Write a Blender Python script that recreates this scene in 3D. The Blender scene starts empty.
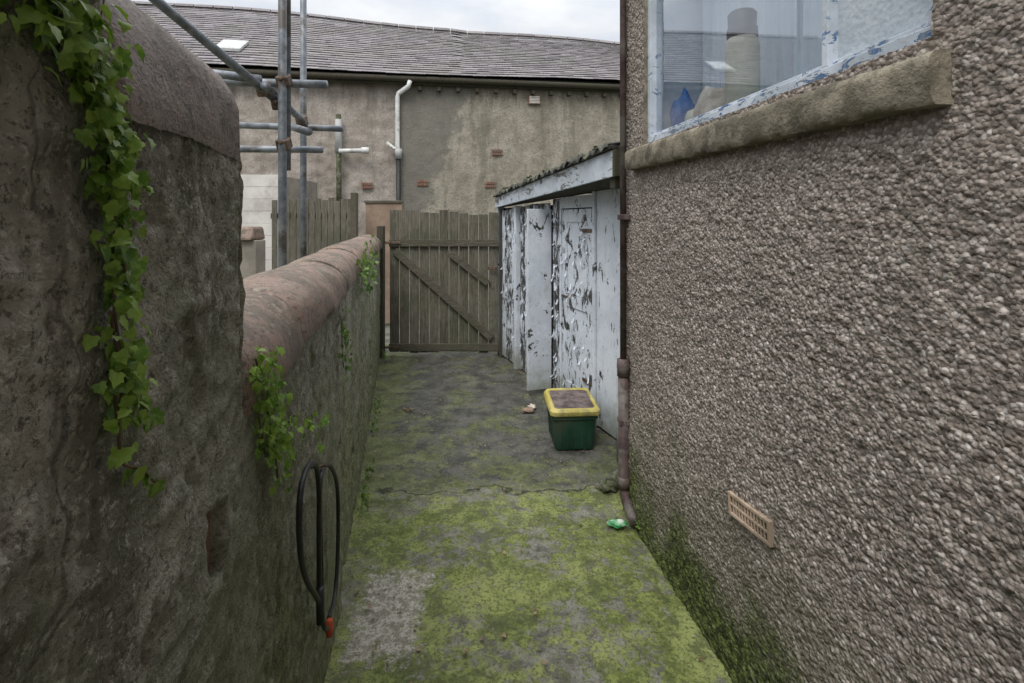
import bpy, bmesh, math, random
import numpy as np
from mathutils import Matrix, Vector
random.seed(4); rng=np.random.RandomState(7)
S=bpy.context.scene
S.view_settings.view_transform='Standard'
try: S.view_settings.look='None'
except: pass
S.view_settings.exposure=0

# ---------------------------------------------------------------- node helper
class NT:
    def __init__(s,name):
        s.m=bpy.data.materials.new(name); s.m.use_nodes=True
        s.t=s.m.node_tree; s.n=s.t.nodes; s.n.clear()
        s.out=s.n.new('ShaderNodeOutputMaterial'); s.b=s.n.new('ShaderNodeBsdfPrincipled')
        s.t.links.new(s.b.outputs[0],s.out.inputs[0]); s.b.inputs['Roughness'].default_value=.9
        s.b.inputs['Specular IOR Level'].default_value=.25
        s.tc=s.n.new('ShaderNodeTexCoord').outputs['Object']
    def L(s,a,b): s.t.links.new(a,b)
    def setv(s,sock,v):
        if hasattr(v,'links'): s.L(v,sock)
        elif isinstance(v,(tuple,list)) and len(v)==3 and sock.type=='RGBA': sock.default_value=(*v,1)
        else: sock.default_value=v
    def noise(s,scale,detail=5,rough=.6,stretch=None,dist=0,off=(0,0,0)):
        v=s.tc
        mp=s.n.new('ShaderNodeMapping'); s.L(v,mp.inputs[0]); mp.inputs['Location'].default_value=off
        if stretch: mp.inputs['Scale'].default_value=stretch
        x=s.n.new('ShaderNodeTexNoise'); s.L(mp.outputs[0],x.inputs[0])
        detail=min(detail,5 if scale<20 else 3)
        x.inputs['Scale'].default_value=scale; x.inputs['Detail'].default_value=detail
        x.inputs['Roughness'].default_value=rough; x.inputs['Distortion'].default_value=dist
        return x.outputs[0]
    def voro(s,scale,out='Distance',feature='F1',rnd=1.0,stretch=None,warp=0):
        v=s.tc
        if stretch:
            mp=s.n.new('ShaderNodeMapping'); s.L(v,mp.inputs[0]); mp.inputs['Scale'].default_value=stretch; v=mp.outputs[0]
        if warp:
            nn=s.n.new('ShaderNodeTexNoise'); s.L(s.tc,nn.inputs[0]); nn.inputs['Scale'].default_value=3; nn.inputs['Detail'].default_value=4; nn.inputs['Roughness'].default_value=.55
            va=s.n.new('ShaderNodeVectorMath'); va.operation='MULTIPLY_ADD'; s.L(nn.outputs[1],va.inputs[0]); va.inputs[1].default_value=(warp,)*3; s.L(v,va.inputs[2]); v=va.outputs[0]
        x=s.n.new('ShaderNodeTexVoronoi'); x.feature=feature; s.L(v,x.inputs[0])
        x.inputs['Scale'].default_value=scale; x.inputs['Randomness'].default_value=rnd
        return x.outputs[out]
    def ramp(s,f,a,b,lo=0.,hi=1.):
        x=s.n.new('ShaderNodeMapRange'); x.interpolation_type='SMOOTHSTEP'
        s.L(f,x.inputs[0]); x.inputs[1].default_value=a; x.inputs[2].default_value=b
        x.inputs[3].default_value=lo; x.inputs[4].default_value=hi; return x.outputs[0]
    def mix(s,f,a,b,mode='MIX'):
        x=s.n.new('ShaderNodeMix'); x.data_type='RGBA'; x.blend_type=mode
        s.setv(x.inputs[0],f); s.setv(x.inputs[6],a); s.setv(x.inputs[7],b); return x.outputs[2]
    def math(s,op,a,b=0.,c=None):
        x=s.n.new('ShaderNodeMath'); x.operation=op; s.setv(x.inputs[0],a); s.setv(x.inputs[1],b)
        if c is not None: s.setv(x.inputs[2],c)
        return x.outputs[0]
    def xyz(s):
        x=s.n.new('ShaderNodeSeparateXYZ'); s.L(s.tc,x.inputs[0]); return x.outputs
    def island(s):
        return s.n.new('ShaderNodeNewGeometry').outputs['Random Per Island']
    def color(s,c): s.setv(s.b.inputs['Base Color'],c)
    def rough(s,r): s.setv(s.b.inputs['Roughness'],r)
    def bump(s,h,strength=.5,dist=.01):
        x=s.n.new('ShaderNodeBump'); x.inputs['Strength'].default_value=strength; x.inputs['Distance'].default_value=dist
        s.L(h,x.inputs['Height']); s.L(x.outputs[0],s.b.inputs['Normal'])

def simple(name,c1,c2,scale=6,rough=.8,bump=.3,bd=.004,stretch=None,c3=None,metal=0,spec=.25):
    m=NT(name); n=m.noise(scale,5,.65,stretch)
    c=m.mix(m.ramp(n,.38,.62),c1,c2)
    if c3: c=m.mix(m.ramp(m.noise(scale*.35,5,.7,stretch,off=(5,3,1)),.5,.62),c,c3)
    m.color(c); m.rough(rough); m.b.inputs['Metallic'].default_value=metal
    m.b.inputs['Specular IOR Level'].default_value=spec
    m.bump(m.noise(scale*6,3,.7,stretch),bump,bd); return m.m

# ---------------------------------------------------------------- materials
def m_pebble():
    m=NT('pebbledash'); z=m.xyz()[2]
    x=m.n.new('ShaderNodeTexVoronoi'); m.L(m.tc,x.inputs[0]); x.inputs['Scale'].default_value=95
    sep=m.n.new('ShaderNodeSeparateColor'); m.L(x.outputs['Color'],sep.inputs[0]); d=x.outputs['Distance']
    c=m.mix(m.ramp(sep.outputs[0],.2,.95),(.235,.195,.165),(.45,.395,.35))
    c=m.mix(m.ramp(sep.outputs[1],.84,.95,0,.7),c,(.66,.61,.56))
    c=m.mix(m.ramp(sep.outputs[2],.84,.97,0,.6),c,(.13,.105,.09))
    c=m.mix(m.ramp(d,.4,.8,0,.5),c,(.12,.10,.085))
    c=m.mix(m.ramp(m.noise(1.3,5,.6),.38,.66,0,.35),c,(.22,.19,.16))
    c=m.mix(m.ramp(m.noise(2.5,6,.6,(3,1,.5)),.5,.72,0,.4),c,(.14,.127,.10))
    h=m.math('ADD',z,m.math('MULTIPLY',m.math('SUBTRACT',m.noise(3.5,6,.7),.5),1.1))
    c=m.mix(m.ramp(h,.12,.75,.6,0),c,(.115,.12,.065))
    c=m.mix(m.ramp(h,.08,.40,.94,0),c,m.mix(m.ramp(m.noise(30,3),.4,.6),(.030,.042,.012),(.12,.15,.04)))
    m.color(c); hh=m.math('ADD',m.math('MULTIPLY',d,-1.),m.math('MULTIPLY',m.noise(70,2,.7),.8))
    m.bump(hh,.85,.008); return m.m
def m_oldwall():
    m=NT('old_cement_render'); z=m.xyz()[2]
    c=m.mix(m.ramp(m.noise(6,8,.75),.36,.64),(.19,.18,.145),(.35,.335,.28))
    c=m.mix(m.ramp(m.noise(1.7,6,.7,off=(3,1,2)),.46,.60,0,.7),c,(.40,.38,.32))
    c=m.mix(m.ramp(m.noise(2.4,8,.78,(2.2,1,.55),off=(9,1,4)),.49,.61,0,.75),c,(.115,.108,.082))
    c=m.mix(m.ramp(m.noise(80,4,.8),.53,.64,0,.65),c,(.54,.52,.45))
    c=m.mix(m.ramp(m.noise(100,4,.8,off=(2,2,8)),.53,.64,0,.75),c,(.065,.06,.048))
    c=m.mix(m.ramp(m.noise(16,7,.8,off=(7,2,8)),.54,.62,0,.5),c,(.11,.11,.078))
    h=m.math('ADD',z,m.math('MULTIPLY',m.math('SUBTRACT',m.noise(2.2,7,.7),.5),3.0))
    c=m.mix(m.ramp(h,.25,1.3,.75,0),c,m.mix(m.ramp(m.noise(25,4,.7),.4,.6),(.09,.10,.045),(.22,.235,.11)))
    c=m.mix(m.ramp(m.noise(1.1,6,.7,off=(1,7,3)),.47,.60,0,.5),c,(.175,.19,.12))
    cr=m.voro(.8,'Distance','DISTANCE_TO_EDGE',warp=.22)
    crk=m.ramp(cr,.0006,.0028,.5,0); crk=m.math('MULTIPLY',crk,m.ramp(m.noise(1.5,2,off=(4,4,4)),.52,.58))
    c=m.mix(crk,c,(.035,.032,.026))
    m.color(c)
    hh=m.math('ADD',m.noise(30,8,.8),m.math('MULTIPLY',m.noise(170,3,.7),.5))
    m.bump(hh,1.,.009); return m.m
def m_path():
    m=NT('mossy_concrete'); X,Y,Z=m.xyz()
    base=m.mix(m.ramp(m.noise(9,8,.75),.38,.62),(.11,.108,.088),(.25,.245,.205))
    base=m.mix(m.ramp(m.noise(90,4,.8),.53,.64,0,.8),base,(.05,.047,.038))
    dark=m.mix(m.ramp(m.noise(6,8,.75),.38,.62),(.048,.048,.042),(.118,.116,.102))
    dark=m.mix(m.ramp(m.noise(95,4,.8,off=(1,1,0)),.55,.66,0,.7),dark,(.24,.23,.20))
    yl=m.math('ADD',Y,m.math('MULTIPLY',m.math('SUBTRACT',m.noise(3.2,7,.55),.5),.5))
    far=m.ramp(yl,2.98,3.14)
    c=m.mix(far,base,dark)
    moss=m.mix(m.ramp(m.noise(15,7,.78),.40,.60),(.105,.13,.032),(.225,.265,.075))
    moss=m.mix(m.ramp(m.noise(2.8,6,.65,off=(4,4,0)),.46,.62,0,.7),moss,(.31,.345,.125))
    moss=m.mix(m.ramp(m.noise(65,5,.8),.50,.60,0,.75),moss,(.06,.07,.022))
    moss=m.mix(m.ramp(m.noise(4.5,8,.8,off=(8,1,0)),.51,.60,0,.7),moss,(.07,.082,.034))
    n=m.math('ADD',m.noise(2.9,9,.78,off=(1.3,.4,0)),m.math('MULTIPLY',m.math('SUBTRACT',m.noise(26,6,.8),.5),.45))
    amt=m.ramp(n,.405,.51)
    thr=m.math('SUBTRACT',n,m.ramp(Y,3.0,4.4,.015,.075))
    edge=m.math('SUBTRACT',m.math('ADD',X,m.math('MULTIPLY',Y,.2124)),-.27)
    thr=m.math('ADD',thr,m.ramp(edge,.05,.55,.13,0))
    amt=m.math('MAXIMUM',m.math('MULTIPLY',amt,m.math('MULTIPLY_ADD',far,-1.,.95)),m.math('MULTIPLY',m.ramp(thr,.43,.56),.55))
    px=m.math('ABSOLUTE',m.math('SUBTRACT',X,-.50)); py=m.math('ABSOLUTE',m.math('SUBTRACT',Y,2.10))
    pd=m.math('ADD',m.math('MAXIMUM',m.math('DIVIDE',px,.14),m.math('DIVIDE',py,.25)),m.math('MULTIPLY',m.math('SUBTRACT',m.noise(13,8,.85),.5),2.2))
    bare=m.ramp(pd,.75,1.1,.92,0)
    bc=m.mix(m.ramp(m.noise(28,7,.8),.4,.6),(.24,.22,.185),(.50,.47,.415)); bc=m.mix(m.ramp(m.noise(90,3,.8,off=(3,3,3)),.54,.62,0,.8),bc,(.11,.10,.075))
    c=m.mix(bare,c,bc)
    amt=m.math('MULTIPLY',amt,m.math('SUBTRACT',1.,bare))
    c=m.mix(amt,c,moss)
    crk=m.ramp(m.math('ABSOLUTE',m.math('SUBTRACT',yl,3.04)),.003,.012,.8,0)
    crk=m.math('MULTIPLY',crk,m.ramp(m.noise(5,3,off=(1,5,2)),.40,.50,.3,1))
    c=m.mix(crk,c,(.028,.028,.020))
    m.color(c); m.rough(m.ramp(m.noise(3,4),.3,.7,.5,.9))
    m.bump(m.math('SUBTRACT',m.math('ADD',m.noise(50,8,.8),m.math('MULTIPLY',m.noise(180,3,.6),.6)),crk),.85,.009); return m.m
def m_bwall(name,a,b,dark,sc=40,stainx=None,light=None):
    m=NT(name); X,Y,Z=m.xyz()
    c=m.mix(m.ramp(m.noise(1.2,7,.75),.38,.62),a,b)
    c=m.mix(m.ramp(m.noise(.9,7,.75,(2.5,1,.4),off=(3,0,5)),.48,.62,0,.6),c,dark)
    c=m.mix(m.ramp(m.noise(3,6,.8,off=(8,8,8)),.52,.64,0,.5),c,light or b)
    c=m.mix(m.ramp(m.noise(sc,4,.8),.5,.64,0,.6),c,dark)
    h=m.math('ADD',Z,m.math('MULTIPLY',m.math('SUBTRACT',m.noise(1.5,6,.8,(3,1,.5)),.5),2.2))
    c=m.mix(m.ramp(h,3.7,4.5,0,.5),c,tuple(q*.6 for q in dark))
    if stainx is not None:
        dd=m.math('ADD',m.math('SUBTRACT',X,stainx),m.math('MULTIPLY',m.math('SUBTRACT',m.noise(1.6,7,.75),.5),1.6))
        dd=m.math('SUBTRACT',dd,m.math('MULTIPLY',m.math('SUBTRACT',Z,2.4),.42))
        c=m.mix(m.ramp(dd,.10,.30,.75,0),c,(.165,.16,.14))
    m.color(c); m.bump(m.noise(sc,4,.8),.8,.02); return m.m
def m_terracotta(name,a,b):
    m=NT(name)
    c=m.mix(m.ramp(m.noise(7,7,.75),.38,.62),a,b)
    g=m.island(); c=m.mix(.45,c,m.mix(g,(.12,.10,.085),(.36,.25,.20)))
    c=m.mix(m.ramp(m.noise(3.5,8,.8,off=(2,5,1)),.47,.57,0,.7),c,(.115,.10,.08))
    c=m.mix(m.ramp(m.noise(30,6,.85,off=(2,5,1)),.55,.64,0,.6),c,(.30,.29,.22))
    c=m.mix(m.ramp(m.noise(60,5,.85,off=(6,5,1)),.53,.62,0,.7),c,(.07,.065,.05))
    m.color(c); m.rough(.6); m.bump(m.noise(60,7,.85),.7,.005); return m.m
def m_wood(name,a,b,c3,axis=(8,8,.5)):
    m=NT(name); g=m.island()
    c=m.mix(m.ramp(m.noise(9,7,.75,axis),.38,.62),a,b)
    c=m.mix(m.math('MULTIPLY',g,.45),c,c3)
    c=m.mix(m.ramp(m.noise(2,6,.75,off=(1,2,3)),.46,.6,0,.6),c,(.085,.09,.055))
    c=m.mix(m.ramp(m.noise(14,6,.8,axis,off=(4,4,4)),.54,.6,0,.6),c,(.04,.035,.028))
    m.color(c); m.bump(m.noise(12,7,.8,axis),.9,.006); return m.m
def m_peel(name,thr,under=(.03,.028,.028),st=(2.2,1,.75),sc=9,tint=(.72,.77,.84),u2=(.13,.125,.12)):
    m=NT(name)
    n=m.noise(sc,9,.74,st,.8)
    p=m.ramp(n,thr,thr+.010)
    w=m.mix(m.ramp(m.noise(3,6,.75),.4,.62),tint,(.60,.65,.72))
    w=m.mix(m.ramp(m.noise(20,7,.85),.56,.67,0,.45),w,(.38,.38,.36))
    w=m.mix(m.ramp(m.noise(5,7,.8,(6,1,.6),off=(2,7,1)),.55,.65,0,.45),w,(.42,.43,.42))
    z=m.xyz()[2]
    h=m.math('ADD',z,m.math('MULTIPLY',m.math('SUBTRACT',m.noise(6,5,.7),.5),.7))
    w=m.mix(m.ramp(h,.02,.36,.7,0),w,(.19,.205,.13))
    un=m.mix(m.ramp(m.noise(14,5,.8,(3,1,.6)),.45,.58),under,u2)
    m.color(m.mix(p,w,un)); m.rough(.6)
    m.bump(m.math('ADD',m.math('MULTIPLY',p,-1.),m.math('MULTIPLY',m.noise(40,5),.3)),.7,.004); return m.m
def m_leaf(name,a,b,c3):
    m=NT(name); g=m.island()
    c=m.mix(g,a,b); c=m.mix(m.ramp(m.noise(120,3),.45,.6,0,.5),c,c3)
    m.color(c); m.rough(.42); m.b.inputs['Specular IOR Level'].default_value=.45
    tr=m.n.new('ShaderNodeBsdfTranslucent'); m.L(c,tr.inputs[0])
    mx=m.n.new('ShaderNodeMixShader'); mx.inputs[0].default_value=.35
    m.L(m.b.outputs[0],mx.inputs[1]); m.L(tr.outputs[0],mx.inputs[2]); m.L(mx.outputs[0],m.out.inputs[0])
    return m.m
def m_slate():
    m=NT('slate'); g=m.island()
    c=m.mix(g,(.125,.112,.118),(.235,.212,.222))
    c=m.mix(m.ramp(m.noise(.9,6,.75),.45,.62,0,.55),c,(.165,.155,.14))
    c=m.mix(m.ramp(m.noise(9,6,.85),.55,.62,0,.6),c,(.32,.31,.28))
    m.color(c); m.rough(.6); m.bump(m.noise(20,5,.8),.5,.01); return m.m
def m_glass():
    m=NT('window_glass'); gl=m.n.new('ShaderNodeBsdfGlossy'); gl.inputs['Roughness'].default_value=.015
    gl.inputs[0].default_value=(.95,.97,1,1)
    tr=m.n.new('ShaderNodeBsdfTransparent'); tr.inputs[0].default_value=(.80,.85,.89,1)
    lw=m.n.new('ShaderNodeLayerWeight'); lw.inputs[0].default_value=.5
    f=m.math('MULTIPLY_ADD',m.math('POWER',lw.outputs['Facing'],2.0),.66,.10)
    mx=m.n.new('ShaderNodeMixShader'); m.L(f,mx.inputs[0]); m.L(tr.outputs[0],mx.inputs[1]); m.L(gl.outputs[0],mx.inputs[2])
    m.L(mx.outputs[0],m.out.inputs[0]); return m.m

PEB=m_pebble(); OLD=m_oldwall(); PATH=m_path(); SLATE=m_slate(); GLASS=m_glass()
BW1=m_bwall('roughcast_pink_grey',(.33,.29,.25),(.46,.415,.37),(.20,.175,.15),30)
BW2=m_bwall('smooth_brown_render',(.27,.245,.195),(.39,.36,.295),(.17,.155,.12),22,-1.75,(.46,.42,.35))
TER=m_terracotta('terracotta_coping',(.30,.205,.165),(.205,.15,.125))
TER2=m_terracotta('grey_coping',(.26,.23,.22),(.20,.175,.165))
GWOOD=m_wood('gate_wood',(.085,.077,.058),(.185,.17,.135),(.22,.205,.17))
GWOODH=m_wood('gate_wood_rails',(.085,.073,.055),(.16,.145,.115),(.13,.115,.09),(.8,8,8))
DWOOD=m_wood('dark_wood',(.045,.04,.03),(.09,.08,.06),(.11,.1,.08))
PEELA=m_peel('peeling_white_paint',.605,sc=6)
PEELB=m_peel('heavily_peeled_paint',.475,st=(3,1,1.0),sc=6)
PEELC=m_peel('door_paint',.545,under=(.045,.045,.045),sc=5,st=(2.2,1,1.1))
PEELM=m_peel('flaking_cladding_paint',.54,under=(.05,.048,.045),st=(2.5,1,.7),sc=6)
FASC=m_peel('fascia_paint',.57,under=(.12,.12,.11),st=(1,2,3),sc=5,tint=(.48,.53,.58),u2=(.25,.25,.23))
FELT=simple('roof_felt',(.04,.04,.038),(.12,.12,.105),14,.9,.8,.01,c3=(.19,.20,.15))
STEEL=simple('galvanised_tube',(.15,.17,.195),(.27,.29,.315),12,.5,.3,.002,metal=.3,c3=(.12,.11,.10))
STEELD=simple('rusty_coupler',(.09,.06,.045),(.19,.14,.11),30,.7,.5,.004,metal=.3)
WPVC=simple('white_pvc',(.62,.63,.62),(.75,.76,.75),8,.45,.1,.002,c3=(.45,.45,.41))
GPVC=simple('grey_pvc',(.34,.35,.35),(.46,.47,.46),8,.5,.1,.002)
BPIPE=simple('dark_red_pipe',(.06,.042,.042),(.115,.082,.076),14,.5,.4,.002,c3=(.16,.145,.13))
BLACK=simple('black_rubber',(.014,.014,.015),(.03,.03,.031),20,.5,.2,.001,spec=.4)
ORANGE=simple('orange_plastic',(.55,.10,.04),(.40,.07,.03),20,.5,.1,.001)
BRICK=simple('brick_red',(.20,.11,.08),(.30,.18,.135),18,.9,.6,.004,c3=(.19,.14,.11))
AIRB=simple('airbrick_clay',(.42,.31,.22),(.54,.42,.32),18,.8,.4,.002,c3=(.28,.22,.16))
STONE=simple('sill_stone',(.17,.15,.11),(.31,.275,.21),14,.9,.9,.006,c3=(.12,.108,.082))
DARK=simple('dark_void',(.012,.012,.012),(.02,.02,.02),5,.9)
GREEN=simple('green_plastic',(.010,.045,.026),(.018,.065,.038),9,.42,.15,.002,c3=(.045,.065,.045),spec=.5)
YEL=simple('yellow_plastic',(.46,.38,.08),(.56,.48,.16),9,.5,.2,.002,c3=(.27,.24,.11),spec=.4)
LIDD=simple('grimy_lid_panel',(.075,.06,.058),(.20,.16,.15),10,.8,.5,.003)
FRAMEP=m_peel('window_frame_paint',.60,under=(.08,.14,.28),st=(1,1,2),sc=10,tint=(.46,.51,.56),u2=(.20,.30,.45))
FRAMEB=m_peel('window_rail_paint',.535,under=(.08,.16,.30),st=(1,1,3),sc=13,tint=(.43,.48,.53),u2=(.22,.24,.26))
INT=simple('room_wall',(.42,.47,.54),(.55,.60,.66),2,.9,.05)
PALEC=simple('added_pale_curtain',(.60,.66,.72),(.72,.77,.82),3,.9,.3,.004,(3,1,.3))
CREAM=simple('cream_bottle_plastic',(.54,.51,.41),(.64,.61,.50),5,.4,.1)
BLUEB=simple('blue_plastic',(.04,.13,.36),(.08,.20,.48),9,.4,.3)
CLOTH=simple('pale_cloth',(.60,.50,.42),(.75,.68,.60),9,.9,.6,.01)
IVY=m_leaf('ivy_leaf',(.075,.19,.018),(.30,.45,.06),(.34,.47,.10))
IVYD=m_leaf('ivy_leaf_dark',(.05,.12,.02),(.18,.29,.05),(.16,.24,.05))
DEAD=m_leaf('dead_leaf',(.10,.055,.025),(.34,.24,.14),(.4,.33,.2))
STEM=simple('ivy_stem',(.10,.07,.045),(.17,.12,.08),30,.9,.4,.002)
MOSSM=simple('moss_clump',(.05,.055,.03),(.13,.14,.08),25,1,.9,.01,c3=(.20,.20,.16))
SIDING=simple('white_siding',(.62,.60,.56),(.72,.70,.66),3,.7,.2,.002,c3=(.50,.47,.43))
TAN=simple('tan_board',(.27,.195,.145),(.35,.26,.195),5,.9,.3,.003)
NBW=simple('neighbour_render',(.22,.20,.17),(.30,.27,.23),3,.9,.5,.01)
YARD=simple('yard_ground',(.08,.08,.065),(.15,.145,.12),3,.95,.6,.01,c3=(.07,.09,.03))

# ---------------------------------------------------------------- geometry helpers
def frame(ox,oy,dx,dy):
    l=math.hypot(dx,dy); dx/=l; dy/=l
    return Matrix(((dx,-dy,0,ox),(dy,dx,0,oy),(0,0,1,0),(0,0,0,1)))
def empty(name,M=None):
    e=bpy.data.objects.new(name,None); S.collection.objects.link(e); e.empty_display_size=.1
    if M is not None: e.matrix_world=M
    return e
def add(name,verts,faces,mat,parent=None,smooth=False,bevel=0):
    me=bpy.data.meshes.new(name)
    me.from_pydata([tuple(v) for v in verts],[],[tuple(f) for f in faces]); me.update()
    o=bpy.data.objects.new(name,me); S.collection.objects.link(o)
    me.materials.append(mat)
    if smooth: me.polygons.foreach_set('use_smooth',[True]*len(me.polygons))
    if parent: o.parent=parent
    if bevel:
        b=o.modifiers.new('b','BEVEL'); b.width=bevel; b.segments=2
    return o
BF=[(0,3,2,1),(4,5,6,7),(0,1,5,4),(1,2,6,5),(2,3,7,6),(3,0,4,7)]
class Parts:
    def __init__(s): s.v=[]; s.f=[]
    def box(s,x0,x1,y0,y1,z0,z1,M=None):
        b=len(s.v)
        for p in [(x0,y0,z0),(x1,y0,z0),(x1,y1,z0),(x0,y1,z0),(x0,y0,z1),(x1,y0,z1),(x1,y1,z1),(x0,y1,z1)]:
            p=Vector(p); s.v.append(M@p if M else p)
        s.f+= [tuple(b+i for i in f) for f in BF]
    def hexa(s,pts):
        b=len(s.v); s.v+= [Vector(p) for p in pts]; s.f+= [tuple(b+i for i in f) for f in BF]
    def make(s,name,mat,parent=None,bevel=0): return add(name,s.v,s.f,mat,parent,False,bevel)
def box(name,x0,x1,y0,y1,z0,z1,mat,parent=None,bevel=.004,M=None):
    p=Parts(); p.box(x0,x1,y0,y1,z0,z1,M); return p.make(name,mat,parent,bevel)
def tube(name,pts,r,mat,parent=None,seg=12,smooth_path=False):
    P=[Vector(p) for p in pts]
    if smooth_path:
        Q=[]
        for i in range(len(P)-1):
            p0=P[max(i-1,0)];p1=P[i];p2=P[i+1];p3=P[min(i+2,len(P)-1)]
            for k in range(8):
                t=k/8; Q.append(.5*((2*p1)+(p2-p0)*t+(2*p0-5*p1+4*p2-p3)*t*t+(-p0+3*p1-3*p2+p3)*t**3))
        Q.append(P[-1]); P=Q
    R=r if isinstance(r,(list,tuple)) else [r]*len(P)
    v=[];f=[]; up=None
    for i,p in enumerate(P):
        d=(P[min(i+1,len(P)-1)]-P[max(i-1,0)]).normalized()
        if up is None: up=Vector((0,0,1)) if abs(d.z)<.9 else Vector((1,0,0))
        a=d.cross(up).normalized(); b=a.cross(d).normalized(); up=b
        for k in range(seg):
            t=2*math.pi*k/seg; v.append(p+(a*math.cos(t)+b*math.sin(t))*R[i])
    n=len(P)
    for i in range(n-1):
        for k in range(seg):
            f.append((i*seg+k,i*seg+(k+1)%seg,(i+1)*seg+(k+1)%seg,(i+1)*seg+k))
    f.append(tuple(range(seg))[::-1]); f.append(tuple((n-1)*seg+k for k in range(seg)))
    return add(name,v,f,mat,parent,True)
def vnoise(U,V,cell,seed):
    r=np.random.RandomState(seed); G=r.rand(256,256)
    u=U/cell; v=V/cell; iu=np.floor(u).astype(int); iv=np.floor(v).astype(int)
    fu=u-iu; fv=v-iv; fu=fu*fu*(3-2*fu); fv=fv*fv*(3-2*fv)
    g=lambda a,b:G[a%256,b%256]
    return (g(iu,iv)*(1-fu)+g(iu+1,iv)*fu)*(1-fv)+(g(iu,iv+1)*(1-fu)+g(iu+1,iv+1)*fu)*fv-.5
def fbm(U,V,cell,seed,oct=4):
    o=0;a=1
    for i in range(oct): o=o+a*vnoise(U+i*3.1,V+i*1.7,cell,seed+i); a*=.5; cell*=.5
    return o
def sheet(name,u0,u1,v0,v1,step,fn,mat,parent=None,mask=None):
    nu=int((u1-u0)/step)+1; nv=int((v1-v0)/step)+1
    U,V=np.meshgrid(np.linspace(u0,u1,nu),np.linspace(v0,v1,nv),indexing='ij')
    co=fn(U,V).reshape(-1,3)
    idx=np.arange(nu*nv).reshape(nu,nv)
    q=np.stack([idx[:-1,:-1],idx[1:,:-1],idx[1:,1:],idx[:-1,1:]],-1)
    if mask is not None:
        uc=(U[:-1,:-1]+U[1:,1:])/2; vc=(V[:-1,:-1]+V[1:,1:])/2; q=q[mask(uc,vc)]
    q=q.reshape(-1,4)
    me=bpy.data.meshes.new(name); me.vertices.add(len(co)); me.vertices.foreach_set('co',co.ravel())
    me.loops.add(len(q)*4); me.loops.foreach_set('vertex_index',q.ravel())
    me.polygons.add(len(q)); me.polygons.foreach_set('loop_start',np.arange(len(q))*4); me.polygons.foreach_set('loop_total',np.full(len(q),4))
    me.polygons.foreach_set('use_smooth',np.ones(len(q),bool)); me.update(); me.validate()
    me.materials.append(mat)
    o=bpy.data.objects.new(name,me); S.collection.objects.link(o)
    if parent: o.parent=parent
    return o

# ---------------------------------------------------------------- ground
g=add('ground',[(-150,-150,-.03),(150,-150,-.03),(150,200,-.03),(-150,200,-.03)],[(0,1,2,3)],YARD)
def pf(U,V):
    z=.008*fbm(U,V,.35,3)+.006*fbm(U,V,.05,9)+.004*fbm(U,V,.025,19,2)
    return np.stack([U,V,z],-1)
sheet('path',-2.1,1.6,.9,6.6,.014,pf,PATH)

# ---------------------------------------------------------------- left boundary wall
ML=frame(-.27,0,-.2078,.9782)
k=1.0223
wall=empty('boundary_wall',ML)
H=lambda s: np.where(s<.45*k,2.15,np.where(s<.847*k,1.712,1.285))
def lf(U,V):
    d=.014*fbm(U,V,.35,31)+.006*fbm(U,V,.07,35,4)+.008*fbm(U,V,.022,41,2)
    d=d+.010*vnoise(U,V,.6,50)
    n=vnoise(U,V,.16,90)+.5*vnoise(U,V,.05,91)
    d=d-.008*np.clip((n-.34)/.04,0,1)
    hole=((np.abs(U-.735)<.035)&(np.abs(V-1.145+.2*(U-.735))<.05))
    d=np.where(hole,d-.03,d)
    edge=np.clip((.847*k-U)/.02,0,1); top=(V>1.285)&(U<.847*k)
    d=np.where(top,d-.018*(1-edge)**2,d)
    return np.stack([U,-d,V],-1)
sheet('face_near',-.3,1.7,-.05,2.15,.0062,lf,OLD,wall,lambda u,v:v<H(u))
sheet('face_far',1.69,6.25,-.05,1.285,.013,lf,OLD,wall)
p=Parts()
p.box(-1.2,6.15,.035,.30,-.05,1.275); p.box(-1.2,.845*k,.035,.30,1.275,1.70); p.box(-1.2,.44*k,.035,.30,1.70,2.12)
p.box(-1.2,-.29,0.0,.034,-.05,2.12)
p.make('core',OLD,wall)
def ef(U,V): return np.stack([.847*k+.012*fbm(U,V,.06,77)-.012*np.exp(-(U/.02)**2),U,V],-1)
sheet('stepped_end',.0,.31,1.25,1.712,.008,ef,OLD,wall)
box('exposed_brick',.70,.77,.012,.06,1.085,1.175,BRICK,wall)
def coping(name,s0,s1,z0,w,h,side,mat,seed,lenn=.62,cy=None):
    cy=.15 if cy is None else cy
    v=[];f=[];s=s0;r=random.Random(seed)
    prof=[(-w/2,0),(-w/2-.004,side*.5),(-w/2,side)]
    for i in range(1,14):
        a=math.pi*i/14; prof.append((-w/2*math.cos(a),side+(h-side)*math.sin(a)**.9))
    prof+=[(w/2,side),(w/2,0)]
    while s<s1-.02:
        e=min(s+lenn*r.uniform(.95,1.05),s1); n=30; dz=r.uniform(-.010,.010); dy=r.uniform(-.010,.010); b=len(v); sc=r.uniform(.96,1.02)
        for i in range(n+1):
            t=i/n; x=s+.008+(e-s-.016)*t
            q=1-.07*(max(0,(abs(t-.5)-.45)/.05))**2
            for (py,pz) in prof:
                v.append((x,cy+dy+py*q*sc+.004*math.sin(x*9+pz*20+py*14+seed)+r.uniform(-.0012,.0012),z0+dz+pz*q*sc+.003*math.sin(x*17+py*23)+r.uniform(-.0012,.0012)))
        m=len(prof)
        for i in range(n):
            for j in range(m-1): f.append((b+i*m+j,b+i*m+j+1,b+(i+1)*m+j+1,b+(i+1)*m+j))
        f.append(tuple(b+j for j in range(m))[::-1]); f.append(tuple(b+n*m+j for j in range(m)))
        s=e
    o=add(name,v,f,mat,wall,True)
    try: o.data.set_sharp_from_angle(angle=math.radians(50))
    except: pass
    return o
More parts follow.
